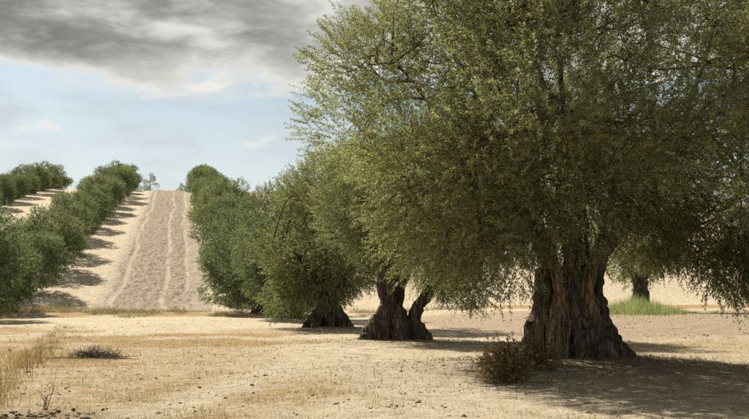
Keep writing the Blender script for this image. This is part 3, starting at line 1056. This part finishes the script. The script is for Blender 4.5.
# ------------------------------------------------------------------ shrubs and stalks by the nearest trunk
def shrub(name, label, cat, px, d, width, height, n_stem, leafy, stem_mat, leaf_m, seed, stem_r=.004, spread=1.0, depth=.7):
    rng = np.random.default_rng(seed)
    x, y = at(d, px)
    root = empty(name, (x, y, float(ground_z(x, y))), -YAW)
    tag(root, label, cat)
    tb = Tubes(); tips = []
    for k in range(n_stem):
        bx, by = rng.normal() * width * .22, rng.normal() * width * .22 * depth
        ex, ey = bx + rng.normal() * width * .24 * spread, by + rng.normal() * width * .24 * spread * depth
        hz = height * rng.uniform(.35, 1.0) * math.exp(-(ex / (width * .62)) ** 2)
        p = spline([(bx, by, -.03), (bx * .6 + ex * .4 + rng.normal() * .03, by * .6 + ey * .4, hz * .55), (ex, ey, hz)], 6)
        tb.add(p, np.linspace(stem_r, stem_r * .35, 6), 4, False)
        for _ in range(3):
            q = p[rng.integers(2, 6)]
            e = q + unit(rng.normal(size=3) + np.array([0, 0, .4])) * rng.uniform(.06, .2)
            e[2] = max(e[2], .01)
            tb.add(np.array([q, (q + e) / 2 + rng.normal(size=3) * .012, e]), [stem_r * .6, stem_r * .45, stem_r * .25], 3, False)
            tips.append(e)
        tips.append(p[-1]); tips.append(p[3])
    link('stems', tb.mesh('stems', stem_mat), root)
    if leafy:
        C = np.array(tips)
        V, Fc, t, _ = make_crown(rng, C, np.full(len(C), .09), height * .3, leafy, 7, .045, .024, (.06, .16), .3)
        V[:, 2] = np.maximum(V[:, 2], .0)
        t = np.clip(t * .85 + .15 * (V[:, 2] < height * .33) * rng.random(len(V)), 0, 1)
        link('foliage', mesh_np('foliage', V, Fc, leaf_m, False, {'tint': t}), root)
    return root


M['leaf_under'] = leaf_mat('shrub_leaf', [(0.0, (0.085, 0.080, 0.032)), (0.3, (0.19, 0.125, 0.062)), (0.65, (0.30, 0.185, 0.105)), (1.0, (0.40, 0.29, 0.18))], (0.24, 0.18, 0.11), .3)
shrub('dry_shrub', 'reddish brown thorny shrub at the left foot of the nearest trunk', 'shrub', 503, 11.7, .48, .50, 90, 560, M['dry_stem'], M['leaf_under'], 11)
shrub('dry_shrub', 'low brown shrub between the thorny bush and the nearest trunk', 'shrub', 531, 12.8, .38, .30, 36, 170, M['dry_stem'], M['leaf_dry'], 12)
shrub('dead_shrub', 'dark heap of dead twigs lying on the straw field', 'dead shrub', 97, 17.6, .85, .22, 150, 0, M['dead_twig'], None, 13, .006, 1.7)


def stalks(name, label, cat, spots, mat, seed, side=3):
    rng = np.random.default_rng(seed)
    px0, d0 = spots[0][:2]
    x0, y0 = at(d0, px0)
    z0 = float(ground_z(x0, y0))
    tb = Tubes()
    for px, d, h in spots:
        x, y = at(d, px)
        b = np.array([x - x0, y - y0, float(ground_z(x, y)) - z0 - .03])
        e = b + np.array([rng.normal() * .12 * h, rng.normal() * .1 * h, h])
        p = spline([b, (b + e) / 2 + rng.normal(size=3) * .03 * h, e], 7)
        tb.add(p, np.linspace(.0055, .002, 7), 4, False)
        for _ in range(side):
            q = p[rng.integers(2, 7)]
            f = q + np.array([rng.normal() * .07, rng.normal() * .07, abs(rng.normal()) * .08])
            tb.add(np.array([q, (q + f) / 2, f]), [.003, .0022, .0012], 3, False)
    o = link(name, tb.mesh(name, mat), None, (x0, y0, z0))
    return tag(o, label, cat)


rgs = np.random.default_rng(5)
stalks('sucker_stalks', 'thin dry sucker stalks standing against the left face of the nearest trunk', 'stalks',
       [(rgs.uniform(526, 566), rgs.uniform(12.7, 13.4), rgs.uniform(.5, 1.05)) for _ in range(34)], M['dry_stem'], 6)
for i, (px, d, h, lab) in enumerate(((49, 8.9, .24, 'short dark dead weed stalk standing alone in the lower left straw'),
                                     (33, 13.2, .46, 'tall branched dead weed on the left field edge, nearest of three'),
                                     (42, 15.5, .50, 'tall branched dead weed on the left field edge, middle of three'),
                                     (54, 18.5, .46, 'tall branched dead weed on the left field edge, farthest of three'),
                                     (3, 9.6, .34, 'bent dead weed at the left photo edge'),
                                     (612, 12.6, .20, 'little dry weed right of the nearest trunk roots'))):
    stalks('dry_weed', lab, 'weed', [(px + rgs.normal() * 2.0, d + rgs.normal() * .05, h * rgs.uniform(.6, 1)) for _ in range(4)], M['dead_twig'] if i in (0, 4) else M['dry_stem'], 30 + i, 4)

# ------------------------------------------------------------------ clods and stones lying on the field
def clods(rng, x, y, r):
    phi = (1 + 5 ** .5) / 2
    ico = unit(np.array([(-1, phi, 0), (1, phi, 0), (-1, -phi, 0), (1, -phi, 0), (0, -1, phi), (0, 1, phi), (0, -1, -phi), (0, 1, -phi), (phi, 0, -1), (phi, 0, 1), (-phi, 0, -1), (-phi, 0, 1)], float))
    fc = np.array([(0, 11, 5), (0, 5, 1), (0, 1, 7), (0, 7, 10), (0, 10, 11), (1, 5, 9), (5, 11, 4), (11, 10, 2), (10, 7, 6), (7, 1, 8), (3, 9, 4), (3, 4, 2), (3, 2, 6), (3, 6, 8), (3, 8, 9), (4, 9, 5), (2, 4, 11), (6, 2, 10), (8, 6, 7), (9, 8, 1)])
    n = len(x)
    v = ico[None] * (r[:, None, None] * rng.uniform(.6, 1.25, (n, 12, 1))) * np.stack([rng.uniform(.8, 1.5, n), rng.uniform(.8, 1.5, n), rng.uniform(.5, .8, n)], -1)[:, None]
    v = v + np.stack([x, y, ground_z(x, y) + r * .18], -1)[:, None]
    return v.reshape(-1, 3), (fc[None] + (np.arange(n) * 12)[:, None, None]).reshape(-1, 3)


def clod_mat(name, a, b):
    m, n, l, out = new_mat(name)
    tcn = n.new('ShaderNodeTexCoord')
    g = noise(n, l, 40, 5, .65, tcn.outputs['Object'])
    q = noise(n, l, 3, 3, .6, tcn.outputs['Object'])
    principled(n, l, out, mixc(n, l, q, a, b), .97, .05, g, .8, .02)
    return m


M['clod'] = clod_mat('clod', (0.230, 0.173, 0.115), (0.358, 0.301, 0.218))
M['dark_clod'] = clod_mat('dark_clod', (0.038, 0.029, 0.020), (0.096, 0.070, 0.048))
x, y, d = view_scatter(rg, 26000, 6.8, 45, -60, 820)
pl = .35 + 1.3 * sstep(8.5, 11.5, x) * sstep(18, 24, y)
k = rg.random(len(x)) < np.clip(pl * sstep(.35, .7, fbm(x / 1.1, y / 1.1, oct=3, seed=71)) * (1 - .5 * straw_w(x, y)), 0, 1)
x, y, d = x[k], y[k], d[k]
V, Fc = clods(rg, x, y, np.exp(rg.normal(-5.0, .5, len(x))) * (1 + .03 * d))
tag(link('soil_clods', mesh_np('soil_clods', V, Fc, M['clod'])), 'pale clods and pebbles scattered over the dry soil', 'clods', kind='stuff')
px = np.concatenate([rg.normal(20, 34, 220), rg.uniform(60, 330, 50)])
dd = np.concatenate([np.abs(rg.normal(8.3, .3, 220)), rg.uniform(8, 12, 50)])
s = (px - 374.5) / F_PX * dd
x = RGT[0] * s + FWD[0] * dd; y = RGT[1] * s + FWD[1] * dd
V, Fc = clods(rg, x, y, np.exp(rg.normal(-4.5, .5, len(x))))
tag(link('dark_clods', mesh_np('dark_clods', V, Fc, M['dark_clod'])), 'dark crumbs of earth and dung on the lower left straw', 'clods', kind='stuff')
# fallen leaves and bits of twig under the near row
lx, ly, lt = [], [], []
for kx, cnt in ((0, 13000), (1, 4500), (2, 1500)):
    a = rg.random(cnt) * 6.283; r = np.abs(rg.normal(size=cnt)) * 1.9 + .35
    lx.append(ROW_X + np.cos(a) * r); ly.append(13.46 + 11.88 * kx + np.sin(a) * r)
x, y = np.concatenate(lx), np.concatenate(ly)
V, Fc, t = blades(rg, x, y, rg.uniform(.03, .08, len(x)), np.full(len(x), .014), 4.0)
tag(link('leaf_litter', mesh_np('leaf_litter', V, Fc, M['leaf_dry'], False, {'tint': t})), 'fallen dry olive leaves on the ground under the near row', 'leaf litter', kind='stuff')
